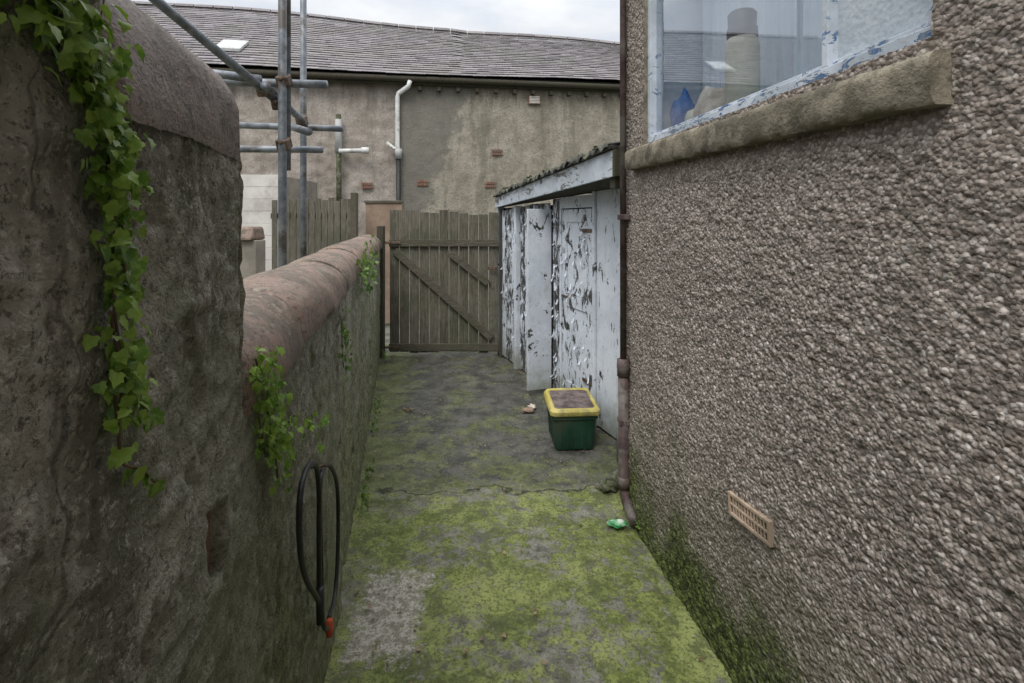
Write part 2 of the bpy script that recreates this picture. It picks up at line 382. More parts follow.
coping('coping_low',.847*k+.002,6.1,1.27,.325,.155,.04,TER,3,.50)
coping('coping_high',.45*k,.84*k,1.700,.30,.18,.045,TER2,9,.75)
p=Parts(); p.box(.88,6.1,.0,.30,1.26,1.272); p.box(.45*k,.84*k,.0,.29,1.695,1.706); p.box(.89,6.09,.03,.27,1.272,1.36); p.make('mortar_bed',OLD,wall)

# ---------------------------------------------------------------- right house
MR=frame(1.0036,0,-.1345,.9909)
house=empty('pebbledash_house',MR)
kr=1/.9909
WX0,WX1,WZ0,WZ1=1.043*kr,2.545*kr,1.972,3.2
SE=2.83*kr
def rf(U,V):
    b=vnoise(U,V,.011,61)+.5*vnoise(U+.3,V,.007,62)
    d=.0085*np.clip(b+.12,-.2,1)+.010*fbm(U,V,.35,65,3)+.004*fbm(U,V,.04,68,2)
    return np.stack([U,d,V],-1)
inwin=lambda u,v:~((u>WX0)&(u<WX1)&(v>WZ0)&(v<WZ1))
sheet('front_wall',-.2,SE,-.06,2.95,.0058,rf,PEB,house,inwin)
sheet('front_wall_upper',-.2,SE,2.94,5.6,.03,rf,PEB,house,inwin)
sheet('front_wall_back',-4,-.19,-.06,5.6,.03,rf,PEB,house)
def gf(U,V):
    d=.0085*np.clip(vnoise(U,V,.011,71)+.12,-.2,1)+.01*fbm(U,V,.35,65,3)
    return np.stack([SE+d-.002,-U,V],-1)
sheet('end_wall',-.006,5.0,-.06,5.6,.02,gf,PEB,house)
p=Parts(); p.box(-4,WX0,-.30,-.03,-.06,5.6); p.box(WX1,SE-.02,-.30,-.03,-.06,5.6); p.box(WX0,WX1,-.30,-.03,-.06,WZ0); p.box(WX0,WX1,-.30,-.03,WZ1,5.6)
p.make('wall_core',OLD,house)
p=Parts(); p.box(WX0-.01,WX0+.002,-.1,.002,WZ0,WZ1); p.box(WX1-.002,WX1+.01,-.1,.002,WZ0,WZ1); p.box(WX0,WX1,-.1,.002,WZ1-.002,WZ1+.01)
p.make('window_reveal',STONE,house)
box('inner_reveal',WX1-.012,WX1-.003,-.33,-.08,WZ0+.014,WZ1-.01,INT,house,0)
add('roof',[(-4.3,.35,5.5),(SE+.3,.35,5.5),(SE+.3,-2.6,7.3),(-4.3,-2.6,7.3),(SE+.3,-5.4,5.5),(-4.3,-5.4,5.5)],[(0,1,2,3),(3,2,4,5)],SLATE,house)
box('far_side_wall',-4,SE,-5.1,-5,0,5.5,NBW,house)
def sill():
    N=90; v=[];f=[]
    x0,x1=1.015,2.70
    ring=[(-.05,.118),(.040,.100),(.050,.092),(.054,.080),(.053,.05),(.052,.01),(.042,-.004),(-.05,-.006)]
    for i in range(N+1):
        t=i/N; x=x0+(x1-x0)*t; zb=1.832+.031*t
        for j,(y,z) in enumerate(ring):
            v.append((x,y+.002*math.sin(x*31+j)+random.uniform(-.0016,.0016),zb+z+random.uniform(-.0016,.0016)))
    m=len(ring)
    for i in range(N):
        for j in range(m): f.append((i*m+j,i*m+(j+1)%m,(i+1)*m+(j+1)%m,(i+1)*m+j))
    f.append(tuple(range(m))[::-1]); f.append(tuple(N*m+j for j in range(m)))
    o=add('window_sill',v,f,STONE,house,True)
    try:o.data.set_sharp_from_angle(angle=math.radians(50))
    except:pass
sill()
MX=1.365*kr
p=Parts(); p.box(WX0,WX1,-.075,-.015,WZ0-.02,WZ0+.035); p.box(WX0+.03,MX-.012,-.06,-.03,WZ0+.035,WZ0+.05); p.box(MX+.012,WX1-.035,-.06,-.03,WZ0+.035,WZ0+.05)
p.make('window_bottom_rail',FRAMEB,house,.003)
p=Parts()
p.box(WX0,WX0+.03,-.074,-.016,WZ0+.035,WZ1); p.box(WX1-.035,WX1,-.074,-.016,WZ0+.035,WZ1)
p.box(MX-.012,MX+.012,-.073,-.017,WZ0+.035,WZ1); p.box(WX0,WX1,-.076,-.014,WZ1-.04,WZ1)
p.make('window_frame',FRAMEP,house,.003)
add('window_pane',[(MX+.012,-.048,WZ0+.05),(WX1-.035,-.048,WZ0+.05),(WX1-.035,-.048,WZ1-.04),(MX+.012,-.048,WZ1-.04)],[(0,3,2,1)],GLASS,house)
fm=NT('frosted_glass'); fm.rough(.25); fm.b.inputs['Specular IOR Level'].default_value=.6
fc=fm.mix(fm.ramp(fm.noise(5,4),.3,.7),(.38,.44,.49),(.52,.57,.61))
fm.color(fm.mix(fm.ramp(fm.noise(60,3,.7),.5,.62,0,.4),fc,(.30,.36,.42)))
fm.bump(fm.math('ADD',fm.voro(70),fm.noise(90,3)),.3,.003)
box('frosted_pane',WX0+.03,MX-.012,-.050,-.046,WZ0+.05,WZ1-.04,fm.m,house,0)
p=Parts(); p.box(WX0-.6,WX1+.1,-2.2,-2.15,.8,3.3); p.box(WX0-.6,WX1+.15,-2.2,-.31,.75,.8); p.box(WX1+.1,WX1+.15,-2.2,-.31,.8,3.3); p.box(WX0-.65,WX0-.6,-2.2,-.31,.8,3.3); p.box(WX0-.6,WX1+.1,-2.2,-.31,3.3,3.35)
p.make('room_shell',INT,house)
box('inner_sill',WX0,WX1,-.34,-.08,WZ0-.03,WZ0+.012,INT,house)
def nc(U,V): return np.stack([U,-.30+.012*np.sin(U*75+.8*np.sin(V*3))+.006*np.sin(U*190),V],-1)
sheet('added_pale_curtain',WX0+.05,WX1-.02,WZ0+.02,WZ1,.012,nc,PALEC,house)  # curtain added behind the glass so the window looks pale, like reflected sky
def lathe(name,prof,c,mat,parent,seg=24):
    v=[];f=[]
    for (r,z) in prof:
        for i in range(seg):
            a=2*math.pi*i/seg; v.append((c[0]+r*math.cos(a),c[1]+r*math.sin(a),c[2]+z))
    for j in range(len(prof)-1):
        for i in range(seg): f.append((j*seg+i,j*seg+(i+1)%seg,(j+1)*seg+(i+1)%seg,(j+1)*seg+i))
    f.append(tuple(range(seg))[::-1]); f.append(tuple((len(prof)-1)*seg+i for i in range(seg)))
    return add(name,v,f,mat,parent,True)
refl_bottle=empty('chimney_reflection_bottle',MR)  # cream shape with black top stands in for a chimney reflected in the pane
bc=(1.955,-.14,WZ0+.012)
lathe('body',[(.058,0),(.062,.01),(.062,.27),(.058,.30),(.050,.31)],bc,CREAM,refl_bottle)
lathe('cap',[(.054,.31),(.056,.312),(.055,.345),(.050,.35),(.052,.40),(.044,.41)],bc,BLACK,refl_bottle)
def blob(name,c,r,mat,parent,seed,amp=.25,sub=3):
    bm=bmesh.new(); bmesh.ops.create_icosphere(bm,subdivisions=sub,radius=1)
    for v in bm.verts:
        q=v.co.copy(); n=math.sin(q.x*4+seed)*math.cos(q.y*5+seed*2)+.6*math.sin(q.z*7+seed*3+q.x*5)+.4*math.sin(q.y*13+q.z*9+seed)
        v.co=Vector((q.x*r[0],q.y*r[1],q.z*r[2]))*(1+amp*n*.5)+Vector(c)
    me=bpy.data.meshes.new(name); bm.to_mesh(me); bm.free()
    me.polygons.foreach_set('use_smooth',[True]*len(me.polygons)); me.materials.append(mat)
    o=bpy.data.objects.new(name,me); S.collection.objects.link(o)
    if parent: o.parent=parent
    return o
cl=empty('folded_cloths',MR); blob('cloth_a',(2.20,-.15,2.07),(.10,.06,.10),CLOTH,cl,2); blob('cloth_b',(2.34,-.17,2.05),(.07,.06,.07),CREAM,cl,5)
cb=empty('blue_carrier_bag',MR); blob('bag',(2.45,-.15,2.08),(.07,.05,.12),BLUEB,cb,3,.4)
ab=empty('air_brick',MR)
p=Parts(); ax0,ax1=1.55*kr,1.775*kr; az0,az1=.600,.674
p.box(ax0,ax1,-.01,.007,az0,az0+.010); p.box(ax0,ax1,-.01,.007,az1-.010,az1)
p.box(ax0,ax0+.012,-.01,.0065,az0+.010,az1-.010); p.box(ax1-.012,ax1,-.01,.0065,az0+.010,az1-.010)
p.box(ax0+.012,ax1-.012,-.01,.006,(az0+az1)/2-.004,(az0+az1)/2+.004)
for i in range(1,12):
    x=ax0+.012+(ax1-ax0-.024)*i/12; p.box(x-.003,x+.003,-.01,.0055,az0+.010,az1-.010)
rot=Matrix.Translation((1.67,0,.639))@Matrix.Rotation(math.radians(6.0),4,'Y')@Matrix.Translation((-1.67,0,-.639))
o=p.make('grille',AIRB,ab,.001); o.matrix_local=rot@Matrix.Translation((0,.009,0))
o=box('slot_shade',ax0+.01,ax1-.01,-.02,.0,az0+.006,az1-.006,DARK,ab,0); o.matrix_local=rot@Matrix.Translation((0,.009,0))  # near-black block paints the shade inside the grille slots

# ---------------------------------------------------------------- drain pipe
dp=empty('drainpipe')
tube('upper_pipe',[(.600,2.775,5.4),(.602,2.77,.84)],.0175,BPIPE,dp)
tube('lower_pipe',[(.600,2.76,.78),(.602,2.755,.16),(.612,2.74,.10),(.63,2.66,.05),(.635,2.63,.035)],.029,BPIPE,dp)
tube('collar',[(.600,2.76,.85),(.600,2.76,.76)],.034,BPIPE,dp)
for z in (.50,1.6): box('bracket',.575,.645,2.73,2.80,z,z+.03,BPIPE,dp)
tube('shoe_collar',[(.602,2.755,.22),(.602,2.755,.16)],.034,BPIPE,dp)
wp=empty('waste_pipe'); tube('pipe',[(.72,3.40,.0),(.72,3.40,.62)],.026,GPVC,wp); tube('elbow',[(.72,3.40,.62),(.725,3.40,.67),(.76,3.40,.70),(.90,3.40,.70)],.027,GPVC,wp)

# ---------------------------------------------------------------- shed
MS=frame(.896,3.3,-.3504,.9366)
shed=empty('garden_shed',MS)
box('carcass',0.02,2.98,-1.4,-.045,-.05,1.74,DARK,shed,0)
box('end_panel',.0,.02,-1.4,-.005,.0,1.83,PEELA,shed)
box('side_panel',.0,.69,-.03,.0,.02,1.84,PEELA,shed)
p=Parts(); p.box(.70,.735,-.04,.018,0,1.83); p.box(1.285,1.315,-.04,.018,0,1.80); p.box(.735,1.285,-.04,.018,1.70,1.80)
p.make('door_frame',PEELA,shed,.003)
box('door',.745,1.275,-.03,.000,.05,1.69,PEELC,shed)
p=Parts(); p.box(.745,.83,.0005,.009,.05,1.69); p.box(1.19,1.275,.0005,.009,.05,1.69); p.box(.83,1.19,.0005,.009,.05,.22); p.box(.83,1.19,.0005,.009,1.58,1.69); p.box(.83,1.19,.0005,.009,.86,.98)
p.make('door_battens',PEELC,shed,.002)
p=Parts(); p.box(.74,.90,.010,.015,1.50,1.53); p.box(.74,.90,.010,.015,.30,.33); p.box(.90,.93,.010,.014,1.505,1.525); p.box(1.17,1.27,.010,.02,.93,.95)
p.make('hinges',STEELD,shed,.001)
box('peeled_panel',1.325,1.49,-.03,.0,.02,1.79,PEELB,shed)
box('open_door',1.515,1.55,.0,.235,.05,1.70,PEELA,shed)
box('grey_panel',1.60,1.84,-.03,-.005,.02,1.76,PEELM,shed)
for i,(a,b,mt) in enumerate([(1.88,2.01,PEELB),(2.025,2.165,PEELM),(2.18,2.30,PEELB),(2.42,2.56,PEELC),(2.58,2.74,PEELB),(2.76,2.94,PEELM)]):
    box('cladding_board',a,b,-.03,.002+.003*(i%2),.02,1.76-.01*i,mt,shed)
box('corner_post',2.33,2.39,-.03,.045,0,1.75,PEELA,shed)
box('corner_post',1.845,1.875,-.03,.035,0,1.75,PEELA,shed)
box('far_post',2.955,3.0,-.06,.03,0,1.76,PEELA,shed)
v=[];f=[]
for i in range(70):
    s=random.choice([random.uniform(.78,1.25),random.uniform(1.34,1.48),random.uniform(1.9,2.9)]); z=random.uniform(.1,1.7)
    w_=random.uniform(.006,.020); h_=random.uniform(.015,.06); b=len(v); n=4; tl_=random.uniform(-.5,.5)
    for q in range(n+1):
        t=q/n; oo=.010+.016*t*t; v+= [(s+tl_*t*h_,oo,z-h_*t),(s+tl_*t*h_+w_,oo+.004,z-h_*t*.9)]
    for q in range(n): f.append((b+2*q,b+2*q+1,b+2*q+3,b+2*q+2))
add('paint_flakes',v,f,PEELA,shed)
F0=(-.02,.30,1.87,2.035); F1=(2.98,.055,1.745,1.865)
p=Parts(); p.hexa([(F0[0],F0[1]-.022,F0[2]),(F1[0],F1[1]-.022,F1[2]),(F1[0],F1[1],F1[2]),(F0[0],F0[1],F0[2]),
                   (F0[0],F0[1]-.022,F0[3]),(F1[0],F1[1]-.022,F1[3]),(F1[0],F1[1],F1[3]),(F0[0],F0[1],F0[3])])
p.make('fascia',FASC,shed,.002)
p=Parts(); p.hexa([(-.03,-1.5,2.10),(2.99,-1.5,1.95),(2.99,.075,1.868),(-.03,.325,2.04),(-.03,-1.5,2.125),(2.99,-1.5,1.975),(2.99,.075,1.888),(-.03,.325,2.065)])
p.make('roof_deck',FELT,shed,.002)
p=Parts(); p.hexa([(-.045,-1.45,1.93),(-.02,-1.45,1.93),(-.02,.30,1.87),(-.045,.30,1.87),(-.045,-1.45,2.10),(-.02,-1.45,2.10),(-.02,.30,2.035),(-.045,.30,2.035)])
p.make('barge_board',DWOOD,shed,.002)
box('roof_beam',0.0,.06,-.0,.27,1.80,1.868,DWOOD,shed)
p=Parts(); p.hexa([(.0,-.03,1.84),(2.95,-.03,1.75),(2.95,.03,1.75),(.0,.275,1.87),(.0,-.03,1.85),(2.95,-.03,1.76),(2.95,.03,1.76),(.0,.275,1.88)])
p.make('soffit',DWOOD,shed)
v=[];f=[];N=160
for i in range(N+1):
    t=i/N; s=-.03+3.02*t; o0=.335-.25*t+.006*math.sin(t*61); z=2.07-.175*t+.012*math.sin(t*150)+.006*math.sin(t*37)
    v+= [(s,o0,z),(s,o0-.30,z+.035),(s,o0,z-.022-.008*math.sin(t*83))]
for i in range(N): f+= [(3*i,3*i+1,3*i+4,3*i+3),(3*i,3*i+3,3*i+5,3*i+2)]
add('corrugated_edge',v,f,FELT,shed,True)
for i in range(55):
    t=random.random()**1.3; s=2.95*t; oo=.32-.25*t-random.random()*.2; z=2.085-.17*t+random.uniform(0,.014)
    r=random.uniform(.008,.028); blob('moss_lump',(s,oo,z),(r*1.5,r,r*.7),MOSSM,shed,i,.6,2)

# ---------------------------------------------------------------- gate
gate=empty('wooden_gate')
x0,x1=-1.44,-.16; n=11; w=(x1-x0)/n; p=Parts()
for i in range(n):
    a=x0+i*w+.004; top=1.70+random.uniform(-.02,.02)-(.02 if i>6 else 0); j=random.uniform(-.004,.004)
    p.box(a,a+w-.009,6.02+j,6.04+j,.04+random.uniform(-.01,.015),top)
p.make('planks',GWOOD,gate,.002)
p=Parts(); p.box(x0,x1,5.985,6.012,1.29,1.37); p.box(x0,x1,5.985,6.012,.07,.15)
def brace(xa,za,xb,zb,wd):
    L=math.hypot(xb-xa,zb-za); a=math.atan2(zb-za,xb-xa)
    M=Matrix.Translation((xa,5.975,za))@Matrix.Rotation(-a,4,'Y'); p.box(0,L,0,.026,-wd/2,wd/2,M)
brace(-1.37,1.24,-.24,.22,.085); brace(-.74,1.22,-.28,.86,.075)
p.make('rails_and_braces',GWOODH,gate,.003)
box('latch',-.28,-.17,5.965,5.98,1.02,1.06,STEELD,gate)
gp=empty('gate_post'); box('post',-1.57,-1.49,5.93,6.02,-.02,1.53,DWOOD,gp,.006); box('hinge_plate',-1.49,-1.30,5.965,5.972,1.32,1.35,STEELD,gp); box('hinge_plate',-1.49,-1.30,5.965,5.972,.10,.13,STEELD,gp)
box('closing_strip',-.15,-.11,5.98,6.06,0,1.72,DWOOD,gp)

# ---------------------------------------------------------------- recycling box
bx=empty('recycling_box',Matrix.Translation((.425,3.70,.01))@Matrix.Rotation(math.radians(4),4,'Z'))
def rrect(w,d,r,z,n=5):
    out=[]
    for cx,cy,a0 in ((w/2-r,d/2-r,0),(-w/2+r,d/2-r,90),(-w/2+r,-d/2+r,180),(w/2-r,-d/2+r,270)):
        for i in range(n+1):
            a=math.radians(a0+90*i/n); out.append((cx+r*math.cos(a),cy+r*math.sin(a),z))
    return out
def loft(name,rings,mat,parent,cap0=True,cap1=True):
    v=[];f=[];m=len(rings[0])
    for r in rings: v+=r
    for i in range(len(rings)-1):
        for j in range(m): f.append((i*m+j,i*m+(j+1)%m,(i+1)*m+(j+1)%m,(i+1)*m+j))
    if cap0: f.append(tuple(range(m))[::-1])
    if cap1: f.append(tuple((len(rings)-1)*m+j for j in range(m)))
    o=add(name,v,f,mat,parent,True)
    try:o.data.set_sharp_from_angle(angle=math.radians(40))
    except:pass
    return o
loft('body',[rrect(.265,.31,.03,0),rrect(.275,.32,.035,.012),rrect(.305,.355,.035,.215),rrect(.325,.375,.035,.218),rrect(.328,.378,.035,.25)],GREEN,bx)
p=Parts()
for i in range(5):
    x=-.10+i*.05; M=Matrix.Translation((x,-.158,.02))@Matrix.Rotation(math.radians(5.0),4,'X'); p.box(-.005,.005,-.006,.004,0,.185,M)
for i in range(5):
    y=-.11+i*.055; M=Matrix.Translation((-.136,y,.02))@Matrix.Rotation(math.radians(-4.5),4,'Y'); p.box(-.006,.004,-.005,.005,0,.185,M)
p.make('ribs',GREEN,bx,.002)
def tl(r,s): return [(a,b,c+(b+.19)*s) for a,b,c in r]
loft('lid',[tl(rrect(.345,.395,.04,.245),.03),tl(rrect(.352,.402,.04,.25),.03),tl(rrect(.350,.40,.04,.275),.05),tl(rrect(.325,.375,.04,.288),.07),tl(rrect(.29,.33,.03,.288),.07),tl(rrect(.282,.32,.03,.280),.07)],YEL,bx,True,True)
R=tl(rrect(.278,.316,.03,.284),.07); add('lid_panel',R,[tuple(range(len(R)))],LIDD,bx)

# ---------------------------------------------------------------- hose on the wall
hose=empty('rubber_hose',Matrix.Identity(4))
hp=[(1.39,.56),(1.39,.84),(1.46,.886),(1.62,.814),(1.77,.668),(1.79,.479),(1.72,.345),(1.57,.372)]
hl=[(1.555,.352),(1.45,.46),(1.41,.70),(1.363,.921),(1.247,1.0),(1.152,1.004),(1.119,.945),(1.141,.842),(1.221,.73),(1.35,.598),(1.43,.50)]
W=lambda Y,Z,o:(-.27-.2124*Y+.978*o,Y+.208*o,Z)
tube('loop_a',[W(a,b,.04) for a,b in hp],.0068,BLACK,hose,10,True)
tube('loop_b',[W(a,b,.040) for a,b in hl],.0068,BLACK,hose,10,True)
tube('nozzle',[W(1.56,.375,.043),W(1.557,.345,.043),W(1.556,.328,.043)],[.010,.012,.009],ORANGE,hose,12)
tube('binding',[W(1.38,.60,.043),W(1.39,.50,.043)],.011,BLACK,hose,12)
tube('nail',[W(1.44,.90,-.02),W(1.44,.905,.06)],.003,STEELD,hose,6)

# ---------------------------------------------------------------- back building
MB=frame(0,10.54,.9905,.1375)
bb=empty('terraced_outbuilding',MB)
xs=-2.24/.9905
def bf(seed,amp):
    def fn(U,V): return np.stack([U,-amp*fbm(U,V,.15,seed,4)-.03*vnoise(U,V,1.5,seed+9),V],-1)
    return fn
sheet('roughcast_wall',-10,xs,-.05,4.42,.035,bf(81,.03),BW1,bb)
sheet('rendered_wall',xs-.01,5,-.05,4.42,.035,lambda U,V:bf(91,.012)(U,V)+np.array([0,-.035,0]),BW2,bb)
box('core',-10,5,.06,.4,-.05,4.4,BW2,bb,0); box('gable_right',5,5.3,0,6,0,4.4,BW2,bb,0)
def ridgez(x): return 6.62-.035*x+.05*math.sin(x*.8)-(.04 if x>-1 else 0)
def eavez(x): return 4.46+.02*math.sin(x*.9)
p=Parts()
rows=26
for r in range(rows):
    x=-10.2-random.random()*.3
    while x<5.4:
        wd=random.uniform(.20,.30); t0=r/rows; t1=(r+1.35)/rows
        def pt(xx,t,up):
            z=eavez(xx)+(ridgez(xx)-eavez(xx))*t; return (xx,-.28+3.55*t,z+up)
        j=random.uniform(-.004,.005); dt=random.uniform(-.002,.002)
        a,b=x+.001,x+wd-.001
        p.hexa([pt(a,t0+dt,.012+j),pt(b,t0+dt,.012+j),pt(b,t1,-.02),pt(a,t1,-.02),pt(a,t0+dt,.022+j),pt(b,t0+dt,.022+j),pt(b,t1,-.005),pt(a,t1,-.005)])
        x+=wd
p.make('slates',SLATE,bb)
add('roof_underlay',[(-10.2,-.25,4.42),(5.4,-.25,4.42),(5.4,3.3,6.35),(-10.2,3.3,6.85),(5.4,6.8,4.4),(-10.2,6.8,4.4)],[(0,1,2,3),(3,2,4,5)],DARK,bb)
p=Parts(); x=-10.2
while x<5.4:
    a=x;b=min(x+.45,5.4); p.hexa([(a+.01,3.14,ridgez(a)-.03),(b-.01,3.14,ridgez(b)-.03),(b-.01,3.42,ridgez(b)-.03),(a+.01,3.42,ridgez(a)-.03),(a+.01,3.22,ridgez(a)+.06),(b-.01,3.22,ridgez(b)+.06),(b-.01,3.34,ridgez(b)+.06),(a+.01,3.34,ridgez(a)+.06)]); x+=.45
p.make('ridge_tiles',SLATE,bb,.01)
tube('gutter',[(-10,-.20,4.40),(5.2,-.20,4.36)],.06,DWOOD,bb,10)
box('eaves_board',-10,5.2,-.14,-.10,4.28,4.40,DWOOD,bb)
p=Parts()
for i in range(18):
    x=-1.9+i*.38; p.box(x,x+.07,-.16,-.045,4.17,4.25)
p.make('corbels',DWOOD,bb,.005)
p=Parts()
def sk(xa,xb,ta,tb,up0,up1):
    f=lambda x,t,u:(x,-.28+3.55*t,eavez(x)+(ridgez(x)-eavez(x))*t+u)
    p.hexa([f(xa,ta,up0),f(xb,ta,up0),f(xb,tb,up0),f(xa,tb,up0),f(xa,ta,up1),f(xb,ta,up1),f(xb,tb,up1),f(xa,tb,up1)])
sk(-5.90,-5.40,.18,.32,.03,.09); p.make('skylight_frame',GPVC,bb,.004)
p=Parts(); sk(-5.85,-5.45,.20,.30,.09,.094); p.make('skylight_glass',WPVC,bb)
tube('white_downpipe',[(-2.05,-.22,4.33),(-2.08,-.22,4.22),(-2.28,-.12,4.10),(-2.30,-.12,4.02),(-2.30,-.12,3.05),(-2.28,-.12,2.98)],.045,WPVC,bb)
tube('branch_pipe',[(-2.30,-.12,3.05),(-2.36,-.12,3.0),(-2.50,-.12,3.12)],.035,WPVC,bb)
tube('hopper',[(-2.28,-.12,3.0),(-2.28,-.12,2.80)],[.075,.06],GPVC,bb)
tube('black_downpipe',[(-2.28,-.12,2.82),(-2.28,-.12,0)],.045,BLACK,bb)
box('wall_vent',.33,.58,-.09,-.04,3.98,4.16,BRICK,bb)
p=Parts()
for i in range(5): p.box(.35,.56,-.097,-.09,4.0+i*.03,4.018+i*.03)
p.make('vent_slats',SIDING,bb)
for (x,z) in ((-1.92,2.34),(-.56,2.32),(-.42,2.98),(-3.0,2.28)):
    p=Parts()
    for i in range(5):
        p.box(x+i*.045,x+i*.045+.037,-.066,-.03,z-.06,z-.005); p.box(x+i*.045,x+i*.045+.037,-.066,-.03,z+.005,z+.06)
    p.make('brick_vent',BRICK,bb,.003)
tube('flue_pole',[(-3.40,-.14,1.2),(-3.42,-.14,3.65)],.05,MOSSM,bb)
tube('flue_upper',[(-3.42,-.14,2.9),(-3.42,-.14,3.55)],.065,GPVC,bb)
tube('flue_arm',[(-3.40,-.18,2.93),(-2.95,-.18,2.95)],.045,WPVC,bb); tube('flue_tip',[(-2.98,-.18,2.95),(-2.84,-.18,2.95)],.065,WPVC,bb)

sd=empty('white_clad_outbuilding'); p=Parts()
for i in range(9): p.box(-4.9,-3.62,8.0+.002*(i%2),8.03+.002*(i%2),.6+i*.19,.787+i*.19)
p.make('cladding',SIDING,sd,.002); box('body',-4.9,-3.65,8.04,9.6,0,2.3,NBW,sd,0)
fn=empty('picket_fence'); p=Parts()
for i in range(13):
    x=-3.52+i*.092; p.box(x,x+.078,7.5,7.52,.05,1.90+random.uniform(-.03,.03))
p.make('pickets',GWOOD,fn,.002); p=Parts(); p.box(-3.55,-2.3,7.53,7.58,1.62,1.70); p.box(-3.55,-2.3,7.53,7.58,.4,.48); p.box(-2.36,-2.28,7.48,7.60,0,2.0); p.make('rails',GWOODH,fn,.003)
tb=empty('board_panel'); box('panel',-2.26,-1.70,7.9,7.93,0,1.86,TAN,tb); box('cap',-2.28,-1.68,7.88,7.95,1.862,1.90,GWOODH,tb)
lw=empty('yard_wall'); box('wall',-4.2,-2.75,5.5,5.72,0,1.38,NBW,lw,.01)
p=Parts(); 
for i in range(3): p.hexa([(-4.2+i*.48,5.44,1.38),(-3.73+i*.48,5.44,1.38),(-3.73+i*.48,5.78,1.38),(-4.2+i*.48,5.78,1.38),(-4.2+i*.48,5.50,1.53),(-3.73+i*.48,5.50,1.53),(-3.73+i*.48,5.72,1.53),(-4.2+i*.48,5.72,1.53)])
p.make('coping',TER,lw,.03)
nh=empty('neighbour_house')
box('walls',-14,-8.2,-4.5,5,0,5.0,NBW,nh,0)
add('roof',[(-8.0,-4.7,4.9),(-8.0,5.2,4.9),(-11.1,5.2,7.1),(-11.1,-4.7,7.1),(-14.2,5.2,4.9),(-14.2,-4.7,4.9)],[(0,1,2,3),(3,2,4,5)],SLATE,nh)
box('chimney',-11.5,-10.7,1.0,1.9,6.6,8.3,BRICK,nh); 
for yy in (1.2,1.65): lathe('chimney_pot',[(.13,0),(.11,.1),(.1,.45),(.13,.5)],(-11.1,yy,8.3),TER,nh,14)
p=Parts(); p.box(-8.19,-8.12,-1,.2,1.2,2.6); p.box(-8.19,-8.12,2,3.2,1.2,2.6); p.make('windows',GPVC,nh)

# ---------------------------------------------------------------- scaffolding
sc=empty('scaffolding')
T=lambda n,a,b:tube(n,[a,b],.0242,STEEL,sc,14)
T('standard',(-1.345,3.0,-.02),(-1.345,3.0,4.6)); T('standard',(-1.63,4.0,-.02),(-1.63,4.0,4.8))
T('standard',(-1.36,3.09,1.9),(-1.36,3.09,4.6))
T('raker',(-1.40,3.10,2.30),(-1.90,1.90,2.90))
T('ledger',(-1.98,3.05,2.43),(-1.12,3.10,2.42)); T('ledger',(-2.1,2.95,2.49),(-1.45,2.95,2.41))
T('ledger',(-2.1,3.95,2.33),(-1.34,4.05,2.32)); T('transom',(-1.60,3.6,2.27),(-1.27,3.2,2.15)); T('ledger',(-2.1,3.6,2.10),(-1.35,3.65,2.10))
T('transom',(-1.40,2.9,2.36),(-1.66,4.2,2.36))
for c in ((-1.345,3.02,2.42),(-1.40,3.08,2.30),(-1.345,3.02,2.05),(-1.63,4.02,2.32),(-1.63,3.97,2.37),(-1.45,3.0,2.36)):
    p=Parts(); p.box(-.036,.036,-.036,.036,-.032,.032,Matrix.Translation(c)@Matrix.Rotation(.5,4,'X')); p.box(-.012,.012,-.06,.06,-.012,.012,Matrix.Translation(c)); p.make('coupler',STEELD,sc,.008)

# ---------------------------------------------------------------- ivy
LEAF=[(0,0),(.26,-.08),(.46,.12),(.36,.32),(.42,.56),(.22,.66),(0,.98),(-.22,.66),(-.42,.56),(-.36,.32),(-.46,.12),(-.26,-.08)]
def leaves(name,items,mat,parent):
    v=[];f=[]
    for (pos,nrm,size) in items:
        nrm=Vector(nrm).normalized()
        dn=Vector((random.uniform(-.7,.7),random.uniform(-.7,.7),-1)); a=dn-dn.dot(nrm)*nrm
        if a.length<.05: a=Vector((1,0,0))
        a.normalize(); s=a.cross(nrm); b=len(v); fold=random.uniform(.05,.35); cu=random.uniform(.05,.45); wx=random.uniform(.8,1.15)
        v.append(Vector(pos)+a*size*.4)
        for (x,y) in LEAF: v.append(Vector(pos)+s*x*wx*size+a*y*size+nrm*size*(abs(x)*fold-cu*y*y))
        n=len(LEAF)
        for i in range(n): f.append((b,b+1+i,b+1+(i+1)%n))
    return add(name,v,f,mat,parent,True)
def strand_leaves(pts,n,spread,size,out,items,stems,seed=0):
    for q in range(n):
        t=random.random()*(len(pts)-1); i=int(t); u=t-i
        Y=pts[i][0]*(1-u)+pts[i+1][0]*u+random.gauss(0,spread); Z=pts[i][1]*(1-u)+pts[i+1][1]*u+random.gauss(0,spread)
        o=min(abs(random.gauss(out,out*.7)),out*2.2)+.006
        items.append((W(Y,Z,o),(.98+random.uniform(-.7,.5),.2+random.uniform(-.9,.5),random.uniform(-.2,1.2)),size*random.uniform(.45,1.2)))
    stems.append([W(a,b,.012+.006*random.random()) for a,b in pts])
ivy=empty('ivy_plant'); it=[];st=[]
main=[(.345,2.05),(.365,1.88),(.385,1.77),(.415,1.73),(.435,1.68),(.445,1.618),(.452,1.535),(.458,1.46),(.462,1.42)]
strand_leaves(main[:6],380,.017,.0145,.012,it,st)
strand_leaves(main[4:],200,.010,.0145,.012,it,st)
strand_leaves([(.33,1.80),(.36,1.77),(.39,1.74),(.42,1.70)],190,.013,.0145,.010,it,st)
strand_leaves([(.43,1.72),(.445,1.66),(.458,1.60),(.465,1.53)],80,.010,.014,.010,it,st)
strand_leaves([(.445,1.52),(.465,1.46),(.485,1.43),(.505,1.41)],44,.008,.016,.010,it,st)
